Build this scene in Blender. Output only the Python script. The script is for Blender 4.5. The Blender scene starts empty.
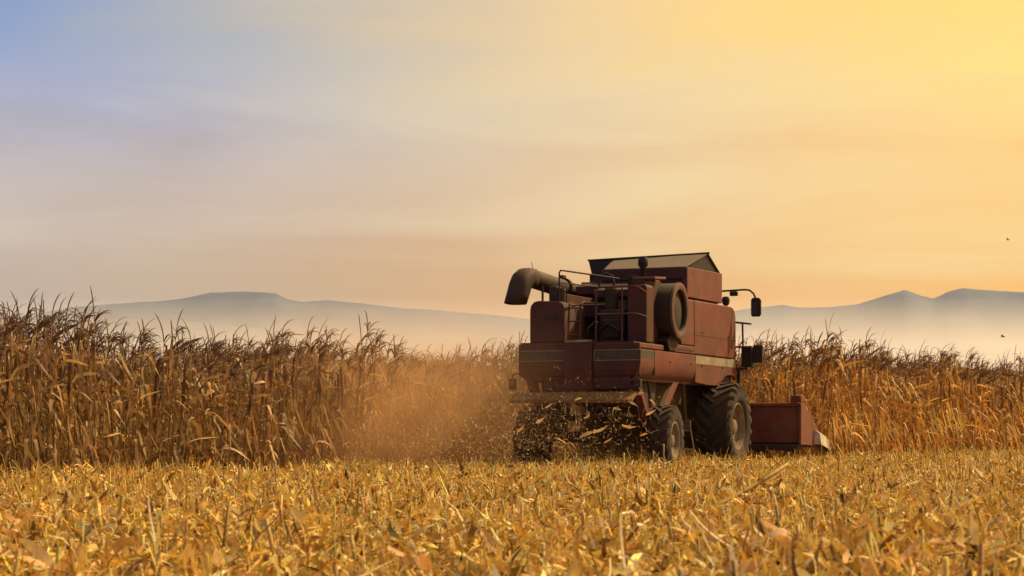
import bpy, bmesh, math, random
import numpy as np
from mathutils import Vector, Matrix

R_ = math.radians
rng = np.random.default_rng(7)
random.seed(7)
SC = bpy.context.scene
COL = SC.collection

# ------------------------------------------------------------------ camera
FPX, HOR, ZC = 1800.0, 424.0, 0.9            # focal length in pixels, horizon row, eye height
cam_d = bpy.data.cameras.new('camera')
cam = bpy.data.objects.new('camera', cam_d)
COL.objects.link(cam)
cam.location = (0, 0, ZC)
cam.rotation_euler = (R_(90), 0, 0)
cam_d.sensor_width = 36
cam_d.lens = FPX / 1024 * 36
cam_d.shift_y = (HOR - 288) / 1024
cam_d.clip_start = 0.1
cam_d.clip_end = 80000
cam_d.dof.use_dof = True
cam_d.dof.focus_distance = 33
cam_d.dof.aperture_fstop = 4.0
SC.camera = cam

# ------------------------------------------------------------------ sun, sky, exposure
SUN_AZ, SUN_EL = R_(58), R_(46)
sun_dir = Vector((math.sin(SUN_AZ) * math.cos(SUN_EL), math.cos(SUN_AZ) * math.cos(SUN_EL), math.sin(SUN_EL)))
sl = bpy.data.lights.new('sun', 'SUN')
sl.energy = 5.0
sl.angle = R_(3)
sl.color = (1.0, 0.74, 0.42)
so = bpy.data.objects.new('sun', sl)
COL.objects.link(so)
so.rotation_euler = (-sun_dir).to_track_quat('-Z', 'Y').to_euler()

world = bpy.data.worlds.new('World')
SC.world = world
world.use_nodes = True
wt = world.node_tree
wt.nodes.clear()


def N(t, kind, **kw):
    n = t.nodes.new(kind)
    for k, v in kw.items():
        setattr(n, k, v)
    return n


def ramp(t, fac, stops, interp='LINEAR'):
    n = N(t, 'ShaderNodeValToRGB')
    cr = n.color_ramp
    cr.interpolation = interp
    while len(cr.elements) > 1:
        cr.elements.remove(cr.elements[-1])
    for i, (p, c) in enumerate(stops):
        e = cr.elements[0] if i == 0 else cr.elements.new(p)
        e.position = p
        e.color = (c[0], c[1], c[2], 1)
    if fac is not None:
        t.links.new(fac, n.inputs[0])
    return n


def math_(t, op, a, b=None, c=None, clamp=False):
    n = N(t, 'ShaderNodeMath', operation=op)
    n.use_clamp = clamp
    for i, x in enumerate((a, b, c)):
        if x is None:
            continue
        if isinstance(x, (int, float)):
            n.inputs[i].default_value = x
        else:
            t.links.new(x, n.inputs[i])
    return n.outputs[0]


tc = N(wt, 'ShaderNodeTexCoord')
dot = N(wt, 'ShaderNodeVectorMath', operation='DOT_PRODUCT')
wt.links.new(tc.outputs['Generated'], dot.inputs[0])
dot.inputs[1].default_value = sun_dir
sep = N(wt, 'ShaderNodeSeparateXYZ')
wt.links.new(tc.outputs['Generated'], sep.inputs[0])
# thin streaky cloud veil: a noise stretched along the horizon
mp = N(wt, 'ShaderNodeMapping')
mp.inputs['Rotation'].default_value = (0, R_(-9), 0)
mp.inputs['Scale'].default_value = (3.0, 3.0, 17.0)
wt.links.new(tc.outputs['Generated'], mp.inputs[0])
nz = N(wt, 'ShaderNodeTexNoise')
nz.inputs['Scale'].default_value = 1.35
nz.inputs['Detail'].default_value = 5
nz.inputs['Roughness'].default_value = 0.52
nz.inputs['Distortion'].default_value = 0.5
wt.links.new(mp.outputs[0], nz.inputs['Vector'])
ang = math_(wt, 'ARCCOSINE', dot.outputs['Value'])
ang = math_(wt, 'DIVIDE', ang, math.pi)                      # 0 at the sun, 1 opposite
nzc = math_(wt, 'SUBTRACT', nz.outputs['Fac'], 0.5)
angn = math_(wt, 'MULTIPLY_ADD', nzc, -0.05, ang)
D = 1 / 180.0
upper = ramp(wt, angn, [(0, (1.30, 1.0, .45)), (25*D, (1.18, .86, .28)), (47*D, (1.22, .80, .11)), (52*D, (1.12, .71, .17)),
                        (57.5*D, (.92, .64, .31)), (61.5*D, (.66, .53, .38)), (65*D, (.42, .44, .48)), (70*D, (.19, .32, .60)),
                        (100*D, (.15, .23, .42)), (1, (.12, .18, .32))])
lower = ramp(wt, angn, [(0, (1.15, .65, .2)), (46*D, (1.08, .52, .07)), (55.5*D, (1.12, .49, .03)), (61*D, (.98, .43, .07)),
                        (66*D, (.78, .40, .13)), (71.5*D, (.65, .43, .24)), (78*D, (.56, .44, .36)), (105*D, (.34, .31, .31)),
                        (1, (.25, .24, .26))])
el = math_(wt, 'MULTIPLY_ADD', nzc, 0.10, sep.outputs['Z'])
elm = N(wt, 'ShaderNodeMapRange', interpolation_type='SMOOTHSTEP')
wt.links.new(el, elm.inputs['Value'])
elm.inputs['From Min'].default_value = 0.055
elm.inputs['From Max'].default_value = 0.20
mixs = N(wt, 'ShaderNodeMix', data_type='RGBA')
wt.links.new(elm.outputs[0], mixs.inputs['Factor'])
wt.links.new(lower.outputs[0], mixs.inputs['A'])
wt.links.new(upper.outputs[0], mixs.inputs['B'])
# pale band of cirrus between the two
band = ramp(wt, el, [(0.055, (0, 0, 0)), (0.125, (1, 1, 1)), (0.17, (.75, .75, .75)), (0.225, (.12, .12, .12)), (0.32, (0, 0, 0))], 'EASE')
bandf = math_(wt, 'MULTIPLY', band.outputs[0], math_(wt, 'MULTIPLY_ADD', nzc, 1.8, 0.62, clamp=True))
mixb = N(wt, 'ShaderNodeMix', data_type='RGBA', blend_type='SCREEN')
wt.links.new(math_(wt, 'MULTIPLY', bandf, 0.8, clamp=True), mixb.inputs['Factor'])
wt.links.new(mixs.outputs['Result'], mixb.inputs['A'])
mixb.inputs['B'].default_value = (.68, .46, .22, 1)
sky = N(wt, 'ShaderNodeTexSky', sky_type='NISHITA')
sky.sun_disc = False
sky.sun_elevation = SUN_EL
sky.sun_rotation = SUN_AZ
sky.dust_density = 6.0
sky.air_density = 1.5
bg1 = N(wt, 'ShaderNodeBackground')
wt.links.new(sky.outputs[0], bg1.inputs[0])
bg1.inputs[1].default_value = 0.05
bg2 = N(wt, 'ShaderNodeBackground')
wt.links.new(mixb.outputs['Result'], bg2.inputs[0])
bg2.inputs[1].default_value = 0.75
mx = N(wt, 'ShaderNodeMixShader')
mx.inputs[0].default_value = 0.88
wt.links.new(bg1.outputs[0], mx.inputs[1])
wt.links.new(bg2.outputs[0], mx.inputs[2])
wo = N(wt, 'ShaderNodeOutputWorld')
wt.links.new(mx.outputs[0], wo.inputs[0])

SC.view_settings.view_transform = 'Standard'
SC.view_settings.look = 'None'
SC.view_settings.exposure = 0.5
SC.view_settings.gamma = 1.0
SC.view_settings.use_curve_mapping = False
SC.render.engine = 'CYCLES'
SC.cycles.use_denoising = True
SC.cycles.volume_bounces = 1
SC.cycles.max_bounces = 7
SC.cycles.transparent_max_bounces = 8
SC.cycles.volume_step_rate = 1.0
SC.cycles.volume_max_steps = 128


# ------------------------------------------------------------------ materials
def new_mat(name):
    m = bpy.data.materials.new(name)
    m.use_nodes = True
    t = m.node_tree
    b = t.nodes['Principled BSDF']
    return m, t, b


def noise(t, scale, detail=4, rough=.55, vec=None, dist=0.0):
    n = N(t, 'ShaderNodeTexNoise')
    n.inputs['Scale'].default_value = scale
    n.inputs['Detail'].default_value = detail
    n.inputs['Roughness'].default_value = rough
    n.inputs['Distortion'].default_value = dist
    if vec is not None:
        t.links.new(vec, n.inputs['Vector'])
    return n.outputs['Fac']


def obj_vec(t, scale=None):
    c = N(t, 'ShaderNodeTexCoord')
    if scale is None:
        return c.outputs['Object']
    m = N(t, 'ShaderNodeMapping')
    m.inputs['Scale'].default_value = scale
    t.links.new(c.outputs['Object'], m.inputs[0])
    return m.outputs[0]


def mixc(t, f, a, b, blend='MIX'):
    n = N(t, 'ShaderNodeMix', data_type='RGBA', blend_type=blend)
    for s, x in (('Factor', f), ('A', a), ('B', b)):
        if isinstance(x, (int, float)):
            n.inputs[s].default_value = x
        elif isinstance(x, tuple):
            n.inputs[s].default_value = (*x, 1) if len(x) == 3 else x
        else:
            t.links.new(x, n.inputs[s])
    return n.outputs['Result']


def bump(t, b, h, strength=.3, dist=.01):
    n = N(t, 'ShaderNodeBump')
    n.inputs['Strength'].default_value = strength
    n.inputs['Distance'].default_value = dist
    t.links.new(h, n.inputs['Height'])
    t.links.new(n.outputs[0], b.inputs['Normal'])


def worn(name, base, dust=(.20, .13, .075), amount=.35, rough=.55, metal=0.0, chips=None, settle=.6):
    """paint or metal with settled field dust, streaks of grime and chips"""
    m, t, b = new_mat(name)
    v = obj_vec(t)
    n1 = noise(t, 1.3, 6, .65, v, .4)
    n2 = noise(t, 1.0, 5, .6, obj_vec(t, (9, 9, 1.2)))
    n3 = noise(t, 26, 4, .6, v)
    f = math_(t, 'MULTIPLY_ADD', n1, 1.6, -.45)
    f = math_(t, 'MULTIPLY_ADD', n2, .9, f)
    f = math_(t, 'MULTIPLY_ADD', n3, .5, f)
    f = math_(t, 'SUBTRACT', f, .55, clamp=True)
    f = math_(t, 'MULTIPLY', f, amount * 2, clamp=True)
    g = N(t, 'ShaderNodeNewGeometry')
    sp = N(t, 'ShaderNodeSeparateXYZ')
    t.links.new(g.outputs['Normal'], sp.inputs[0])
    up = math_(t, 'MULTIPLY', math_(t, 'MAXIMUM', sp.outputs['Z'], 0.0), settle)
    f = math_(t, 'ADD', f, up, clamp=True)
    dark = tuple(c * .5 for c in base)
    g1 = math_(t, 'MULTIPLY_ADD', noise(t, 2.3, 7, .68, v, .8), 3.2, -1.1, clamp=True)
    c0 = mixc(t, g1, dark, tuple(min(1, c * 1.3) for c in base))
    c0 = mixc(t, math_(t, 'MULTIPLY_ADD', n2, 3.0, -1.45, clamp=True), c0, tuple(c * .45 for c in base))
    if chips:
        cf = math_(t, 'GREATER_THAN', noise(t, 14, 6, .7, v), .66)
        c0 = mixc(t, math_(t, 'MULTIPLY', cf, .7), c0, chips)
    t.links.new(mixc(t, f, c0, dust), b.inputs['Base Color'])
    t.links.new(math_(t, 'MULTIPLY_ADD', f, .35, rough, clamp=True), b.inputs['Roughness'])
    b.inputs['Metallic'].default_value = metal
    b.inputs['Specular IOR Level'].default_value = .3
    bump(t, b, n3, .12, .004)
    return m


M = {}
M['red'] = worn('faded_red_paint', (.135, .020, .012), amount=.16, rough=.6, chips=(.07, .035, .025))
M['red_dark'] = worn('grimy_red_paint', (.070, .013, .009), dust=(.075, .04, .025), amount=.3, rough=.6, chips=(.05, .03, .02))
M['header_red'] = worn('header_red_paint', (.17, .020, .013), amount=.26, rough=.45, chips=(.09, .05, .04))
M['black'] = worn('black_steel', (.018, .011, .009), dust=(.052, .028, .018), amount=.25, rough=.6, settle=.2)
M['iron'] = worn('oily_dark_iron', (.034, .022, .018), dust=(.085, .048, .03), amount=.4, rough=.6, metal=.3)
M['cream'] = worn('cream_stripe_paint', (.34, .29, .21), amount=.4, rough=.5)
M['stripe_black'] = worn('dark_stripe_decal', (.020, .018, .017), dust=(.10, .07, .05), amount=.4, rough=.5)
M['galv'] = worn('weathered_tank_cover', (.12, .10, .092), dust=(.10, .07, .05), amount=.45, rough=.5, metal=.2)
M['tube'] = worn('auger_tube_paint', (.038, .013, .009), dust=(.055, .028, .018), amount=.25, rough=.6, settle=.25)
M['rubber'] = worn('dusty_tyre_rubber', (.016, .013, .011), dust=(.07, .044, .027), amount=.45, rough=.8)
M['rim'] = worn('dusty_wheel_rim', (.26, .21, .145), dust=(.16, .10, .06), amount=.5, rough=.5)
M['screen'] = worn('dusty_screen_ring', (.12, .062, .045), dust=(.14, .08, .055), amount=.5, rough=.7, settle=.2)
M['chaffboard'] = worn('chaff_covered_board', (.17, .085, .035), dust=(.22, .12, .05), amount=.6, rough=.9)
M['poly'] = worn('pale_snout_plastic', (.62, .55, .45), dust=(.36, .26, .16), amount=.35, rough=.4)
M['lamp_red'] = worn('tail_lamp_lens', (.30, .02, .01), amount=.3, rough=.25)
M['feather'] = worn('bird_feather', (.03, .025, .022), amount=.1, rough=.8)

m, t, b = new_mat('cab_glass')
b.inputs['Base Color'].default_value = (.05, .055, .06, 1)
b.inputs['Roughness'].default_value = .06
M['glass'] = m
m, t, b = new_mat('mirror_face')
b.inputs['Base Color'].default_value = (.5, .5, .5, 1)
b.inputs['Metallic'].default_value = 1
b.inputs['Roughness'].default_value = .08
M['mirror'] = m


def leaf_mat(name, transl=.30, streak=60.0):
    """dry leaf: each leaf carries its own tint in the colour attribute; veins and blotches on top"""
    m = bpy.data.materials.new(name)
    m.use_nodes = True
    t = m.node_tree
    t.nodes.clear()
    at = N(t, 'ShaderNodeAttribute', attribute_name='tint')
    n1 = noise(t, 22, 3, .6, obj_vec(t))
    c = mixc(t, math_(t, 'MULTIPLY_ADD', n1, 1.6, -.4, clamp=True), (.62, .56, .48), (1.25, 1.2, 1.1))
    col = mixc(t, 1.0, at.outputs['Color'], c, 'MULTIPLY')
    p = N(t, 'ShaderNodeBsdfPrincipled')
    t.links.new(col, p.inputs['Base Color'])
    p.inputs['Roughness'].default_value = .62
    p.inputs['Specular IOR Level'].default_value = .25
    tr = N(t, 'ShaderNodeBsdfTranslucent')
    t.links.new(mixc(t, 1.0, col, (1.0, .82, .5), 'MULTIPLY'), tr.inputs['Color'])
    ms = N(t, 'ShaderNodeMixShader')
    ms.inputs[0].default_value = transl
    t.links.new(p.outputs[0], ms.inputs[1])
    t.links.new(tr.outputs[0], ms.inputs[2])
    o = N(t, 'ShaderNodeOutputMaterial')
    t.links.new(ms.outputs[0], o.inputs[0])
    return m


M['leaf'] = leaf_mat('dry_corn_leaf', .32)
M['straw'] = leaf_mat('corn_residue', .22)

m, t, b = new_mat('field_soil')
v = obj_vec(t)
c = ramp(t, noise(t, 9, 8, .7, v, .3), [(.3, (.07, .045, .025)), (.5, (.16, .10, .05)), (.62, (.30, .20, .09)), (.75, (.42, .29, .13))])
t.links.new(c.outputs[0], b.inputs['Base Color'])
b.inputs['Roughness'].default_value = .95
bump(t, b, noise(t, 14, 8, .7, v), .8, .06)
M['soil'] = m

m, t, b = new_mat('mountain_scrub')
v = obj_vec(t)
c = ramp(t, noise(t, .004, 8, .62, v), [(.3, (.045, .055, .08)), (.6, (.08, .09, .12)), (.8, (.13, .13, .14))])
t.links.new(c.outputs[0], b.inputs['Base Color'])
b.inputs['Roughness'].default_value = 1
M['mountain'] = m


# ------------------------------------------------------------------ mesh helpers
class MB:
    def __init__(s):
        s.v, s.f = [], []

    def add(s, vs, fs):
        o = len(s.v)
        s.v += [tuple(p) for p in vs]
        s.f += [tuple(i + o for i in q) for q in fs]
        return s

    def box(s, a, b):
        x0, y0, z0 = a
        x1, y1, z1 = b
        return s.add([(x0, y0, z0), (x1, y0, z0), (x1, y1, z0), (x0, y1, z0), (x0, y0, z1), (x1, y0, z1), (x1, y1, z1), (x0, y1, z1)],
                     [(3, 2, 1, 0), (4, 5, 6, 7), (0, 1, 5, 4), (1, 2, 6, 5), (2, 3, 7, 6), (3, 0, 4, 7)])

    def hexa(s, p):            # 4 bottom + 4 top points
        return s.add(p, [(3, 2, 1, 0), (4, 5, 6, 7), (0, 1, 5, 4), (1, 2, 6, 5), (2, 3, 7, 6), (3, 0, 4, 7)])

    def prism_x(s, poly, x0, x1):   # polygon in (y, z), extruded along x
        n = len(poly)
        vs = [(x0, y, z) for y, z in poly] + [(x1, y, z) for y, z in poly]
        fs = [tuple(range(n))[::-1], tuple(range(n, 2 * n))] + [(i, (i + 1) % n, n + (i + 1) % n, n + i) for i in range(n)]
        return s.add(vs, fs)

    def prism_y(s, poly, y0, y1):   # polygon in (x, z), extruded along y
        n = len(poly)
        vs = [(x, y0, z) for x, z in poly] + [(x, y1, z) for x, z in poly]
        fs = [tuple(range(n)), tuple(range(n, 2 * n))[::-1]] + [(i, n + i, n + (i + 1) % n, (i + 1) % n) for i in range(n)]
        return s.add(vs, fs)

    def tube(s, pts, r, n=8, r1=None):
        pts = [Vector(p) for p in pts]
        vs, fs = [], []
        k = len(pts)
        up = None
        for i, p in enumerate(pts):
            d = (pts[min(i + 1, k - 1)] - pts[max(i - 1, 0)]).normalized()
            if up is None:
                up = d.orthogonal().normalized()
            a = (up - d * up.dot(d)).normalized()
            up = a
            c = d.cross(a)
            rr = r if r1 is None else r + (r1 - r) * i / (k - 1)
            for j in range(n):
                q = 2 * math.pi * j / n
                vs.append(p + (a * math.cos(q) + c * math.sin(q)) * rr)
        for i in range(k - 1):
            for j in range(n):
                fs.append((i * n + j, i * n + (j + 1) % n, (i + 1) * n + (j + 1) % n, (i + 1) * n + j))
        fs.append(tuple(range(n))[::-1])
        fs.append(tuple(range((k - 1) * n, k * n)))
        return s.add(vs, fs)

    def lathe_x(s, prof, c=(0, 0, 0), n=40):     # profile of (x, r) turned round the x axis
        vs, fs = [], []
        k = len(prof)
        for j in range(n):
            q = 2 * math.pi * j / n
            for x, r in prof:
                vs.append((c[0] + x, c[1] + r * math.cos(q), c[2] + r * math.sin(q)))
        for j in range(n):
            j2 = (j + 1) % n
            for i in range(k - 1):
                fs.append((j * k + i, j * k + i + 1, j2 * k + i + 1, j2 * k + i))
        return s.add(vs, fs)

    def lathe_z(s, prof, c=(0, 0, 0), n=20):
        vs, fs = [], []
        k = len(prof)
        for j in range(n):
            q = 2 * math.pi * j / n
            for r, z in prof:
                vs.append((c[0] + r * math.cos(q), c[1] + r * math.sin(q), c[2] + z))
        for j in range(n):
            j2 = (j + 1) % n
            for i in range(k - 1):
                fs.append((j * k + i, j2 * k + i, j2 * k + i + 1, j * k + i + 1))
        return s.add(vs, fs)

    def mesh(s, name, mat, smooth=False):
        me = bpy.data.meshes.new(name)
        me.from_pydata(s.v, [], s.f)
        bm = bmesh.new()
        bm.from_mesh(me)
        bmesh.ops.recalc_face_normals(bm, faces=bm.faces)
        bm.to_mesh(me)
        bm.free()
        me.materials.append(M[mat])
        if smooth:
            for p in me.polygons:
                p.use_smooth = True
            me.set_sharp_from_angle(angle=R_(38))
        return me

    def build(s, name, mat, parent=None, bevel=0.0, smooth=False, label=None):
        o = bpy.data.objects.new(name, s.mesh(name, mat, smooth))
        COL.objects.link(o)
        o.parent = parent
        if bevel:
            bv = o.modifiers.new('bevel', 'BEVEL')
            bv.width = bevel
            bv.segments = 2
            bv.limit_method = 'ANGLE'
            bv.angle_limit = R_(35)
        if label:
            o['label'] = label
        return o


def tag(o, label=None, cat=None, group=None, kind=None):
    if label: o['label'] = label
    if cat: o['category'] = cat
    if group: o['group'] = group
    if kind: o['kind'] = kind
    return o


def empty(name, loc=(0, 0, 0), rz=0, parent=None):
    o = bpy.data.objects.new(name, None)
    COL.objects.link(o)
    o.location = loc
    o.rotation_euler = (0, 0, rz)
    o.empty_display_size = .2
    o.parent = parent
    return o


def np_mesh(name, verts, faces, tint, mat, smooth=True):
    """verts (n,3), faces (m,4) quads or (m,3), tint (n,3)"""
    me = bpy.data.meshes.new(name)
    nv, nf, k = len(verts), len(faces), faces.shape[1]
    me.vertices.add(nv)
    me.vertices.foreach_set('co', np.ascontiguousarray(verts, np.float32).ravel())
    me.loops.add(nf * k)
    me.loops.foreach_set('vertex_index', np.ascontiguousarray(faces, np.int32).ravel())
    me.polygons.add(nf)
    me.polygons.foreach_set('loop_start', np.arange(0, nf * k, k, dtype=np.int32))
    me.polygons.foreach_set('use_smooth', np.full(nf, smooth))
    a = me.attributes.new('tint', 'FLOAT_COLOR', 'POINT')
    c = np.ones((nv, 4), np.float32)
    c[:, :3] = tint
    a.data.foreach_set('color', c.ravel())
    me.update(calc_edges=True)
    me.materials.append(M[mat])
    return me


def np_obj(name, me, parent=None):
    o = bpy.data.objects.new(name, me)
    COL.objects.link(o)
    o.parent = parent
    return o


def ribbons(base, yaw, pitch, length, width, bend, roll, tint, nseg=3, prof=None, curl=None, jag=0.0, fold=None):
    """many bent leaf blades at once; returns verts, quads, tints"""
    n = len(base)
    t = np.linspace(0, 1, nseg + 1)
    if prof is None:
        prof = np.interp(t, [0, .25, .6, 1], [.55, 1, .8, .08])
    if fold is None:
        el = pitch[:, None] - bend[:, None] * t[None, :] ** 1.2
    else:
        q = np.clip(t / fold, 0, 1)
        el = pitch[:, None] - bend[:, None] * (q * q * (3 - 2 * q))[None, :]
    yw = yaw[:, None] + (0 if curl is None else curl[:, None] * t[None, :])
    d = np.stack([np.cos(el) * np.cos(yw), np.cos(el) * np.sin(yw), np.sin(el)], -1)
    step = (length / nseg)[:, None, None]
    P = np.zeros((n, nseg + 1, 3))
    P[:, 0] = base
    P[:, 1:] = base[:, None, :] + np.cumsum((d[:, :-1] + d[:, 1:]) * .5 * step, 1)
    side = np.stack([-np.sin(yw), np.cos(yw), np.zeros_like(yw)], -1)
    nor = np.cross(side, d)
    rl = roll[:, None] * (1 + .8 * t[None, :])
    s2 = side * np.cos(rl)[..., None] + nor * np.sin(rl)[..., None]
    w = (width[:, None] * prof[None, :])[..., None] * .5
    if jag:
        w = w * (1 + jag * rng.standard_normal((n, nseg + 1, 1)))
    V = np.stack([P - s2 * w, P + s2 * w], 2).reshape(-1, 3)
    k = 2 * (nseg + 1)
    q = np.array([[2 * i, 2 * i + 1, 2 * i + 3, 2 * i + 2] for i in range(nseg)])
    F = (np.arange(n)[:, None, None] * k + q[None]).reshape(-1, 4)
    T = np.repeat(tint, k, axis=0)
    return V, F, T


def sticks(p0, p1, r0, r1, tint, n=5, bow=None, nseg=1):
    """many tapered rods (open ended) between p0 and p1, with an optional sideways bow"""
    m_ = len(p0)
    d = p1 - p0
    L = np.linalg.norm(d, axis=1, keepdims=True)
    d = d / L
    ref = np.where(np.abs(d[:, 2:3]) > .8, np.array([[1., 0, 0]]), np.array([[0, 0, 1.]]))
    a = np.cross(d, ref)
    a /= np.linalg.norm(a, axis=1, keepdims=True)
    c = np.cross(d, a)
    q = np.arange(n) * 2 * np.pi / n
    ring = a[:, None, :] * np.cos(q)[None, :, None] + c[:, None, :] * np.sin(q)[None, :, None]
    rows = []
    for i in range(nseg + 1):
        tt = i / nseg
        cen = p0 + (p1 - p0) * tt
        if bow is not None:
            cen = cen + bow * (4 * tt * (1 - tt))
        rr = (r0 * (1 - tt) + r1 * tt)[:, None, None]
        rows.append(cen[:, None, :] + ring * rr)
    V = np.stack(rows, 1).reshape(-1, 3)
    k = n * (nseg + 1)
    q4 = np.array([[i * n + j, i * n + (j + 1) % n, (i + 1) * n + (j + 1) % n, (i + 1) * n + j] for i in range(nseg) for j in range(n)])
    # cap on top
    if n == 4:
        q4 = np.vstack([q4, [[nseg * n + j for j in range(4)]]])
    elif n == 6:
        o = nseg * n
        q4 = np.vstack([q4, [[o, o + 1, o + 2, o + 3], [o, o + 3, o + 4, o + 5]]])
    F = (np.arange(m_)[:, None, None] * k + q4[None]).reshape(-1, 4)
    return V, F, np.repeat(tint, k, axis=0)


def merge(parts):
    V, F, T, o = [], [], [], 0
    for v, f, t in parts:
        V.append(v); F.append(f + o); T.append(t); o += len(v)
    return np.vstack(V), np.vstack(F), np.vstack(T)


def tints(n, cols, var=.16, p=None):
    cols = np.array(cols)
    c = cols[rng.choice(len(cols), n, p=p)]
    return np.clip(c * (1 + var * rng.standard_normal((n, 1))) * (1 + .05 * rng.standard_normal((n, 3))), .01, .9)


# ------------------------------------------------------------------ ground
def lump(x, y):
    return .035 * np.sin(x * .9 + 1.3 * np.sin(y * .35)) + .03 * np.sin(y * .7 + .6 * x) + .02 * np.sin(2.1 * x - 1.3 * y)


gx = np.unique(np.concatenate([np.linspace(-30000, -60, 12), np.linspace(-60, 60, 161), np.linspace(60, 30000, 12)]))
gy = np.unique(np.concatenate([np.linspace(-6000, -5, 6), np.linspace(-5, 100, 141), np.linspace(100, 30000, 14)]))
GX, GY = np.meshgrid(gx, gy)
fade = np.clip(1 - (np.hypot(GX, GY - 40) - 45) / 40, 0, 1)
GZ = lump(GX, GY) * fade
gv = np.stack([GX, GY, GZ], -1).reshape(-1, 3)
nx, ny = len(gx), len(gy)
ii = (np.arange(ny - 1)[:, None] * nx + np.arange(nx - 1)[None, :]).ravel()
gf = np.stack([ii, ii + 1, ii + 1 + nx, ii + nx], -1)
g = np_obj('ground', np_mesh('ground', gv, gf, np.ones((len(gv), 3)) * .3, 'soil'))
tag(g, kind='structure')


# ------------------------------------------------------------------ far mountains
def mountain(name, pts, dist, depth, seed):
    r = np.random.default_rng(seed)
    px = np.linspace(pts[0][0], pts[-1][0], 220)
    py = np.interp(px, [p[0] for p in pts], [p[1] for p in pts])
    X = (px - 512) / FPX * dist
    Zr = np.maximum((HOR - py) / FPX * dist, 0)
    k = 27
    ts = np.linspace(-1, 1, k)
    V = np.zeros((k, len(px), 3))
    ph = r.uniform(0, 6.28, 12)
    rough = sum(np.sin(X * (.0023 * 1.9 ** i) + ph[i]) / 1.75 ** i for i in range(6))
    Zr = Zr * (1 + .008 * rough)
    for j, tt in enumerate(ts):
        gul = sum(np.abs(np.sin(X * .0019 * 1.8 ** i + ph[i + 5] + tt * 2.2 * (i + 1))) / 1.7 ** i for i in range(5))
        prof = (1 - abs(tt)) ** 1.25
        V[j, :, 0] = X * (1 + tt * depth / dist)
        V[j, :, 1] = dist + tt * depth
        V[j, :, 2] = Zr * prof * (1 - .32 * gul * abs(tt) * (1 - abs(tt)) * 2) - (4 if abs(tt) == 1 else 0)
    n = len(px)
    ii = (np.arange(k - 1)[:, None] * n + np.arange(n - 1)[None, :]).ravel()
    F_ = np.stack([ii, ii + 1, ii + 1 + n, ii + n], -1)
    o = np_obj(name, np_mesh(name, V.reshape(-1, 3), F_, np.ones((k * n, 3)), 'mountain'))
    return tag(o, kind='structure')


mountain('mountain_left', [(-420, 345), (-200, 330), (-60, 320), (0, 317), (70, 308), (130, 304), (180, 299), (198, 296), (210, 293), (245, 292),
                           (275, 293), (288, 299), (300, 302), (330, 300), (370, 303), (430, 309), (500, 316), (560, 324),
                           (640, 333), (760, 345)], 12000, 2600, 3)
mountain('hill_left', [(-420, 340), (-150, 325), (20, 318), (80, 314), (140, 318), (230, 326), (330, 334), (420, 330), (520, 333), (640, 345)], 8000, 1500, 9)
mountain('mountain_right', [(560, 340), (640, 327), (700, 317), (750, 309), (782, 305), (800, 308), (830, 307), (858, 304), (880, 298), (905, 290),
                            (922, 296), (934, 298), (948, 291), (962, 287), (1000, 289), (1030, 291), (1100, 284), (1250, 300), (1500, 330)], 9500, 2200, 5)


# ------------------------------------------------------------------ combine harvester (local: x right, y forward, z up)
HEAD = R_(23)
OX, OY = 3.127, 36.625
comb = empty('combine_harvester', (OX, OY, 0), -HEAD)
tag(comb, 'old red combine harvester seen from behind, driving into the standing corn', 'combine harvester')


def P(name, mb, mat, bevel=.012, smooth=False, parent=comb, label=None):
    return mb.build(name, mat, parent, bevel, smooth, label)


# threshing body
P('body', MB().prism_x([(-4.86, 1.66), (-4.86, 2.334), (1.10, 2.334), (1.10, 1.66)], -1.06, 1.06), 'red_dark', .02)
P('sieve_box', MB().prism_x([(-4.8, 1.655), (1.0, 1.655), (.6, 1.30), (-3.2, 1.22), (-4.4, 1.45)], -.66, .66), 'iron', .02)


def belt_profile(sx):
    pr = [(1.150, 2.225), (1.158, 2.06), (1.152, 1.93), (1.125, 1.80), (1.06, 1.70), (.97, 1.655), (.95, 1.68), (1.04, 1.73), (1.10, 1.82), (1.12, 1.95), (1.12, 2.225)]
    return [(sx * x, z) for x, z in pr]


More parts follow.
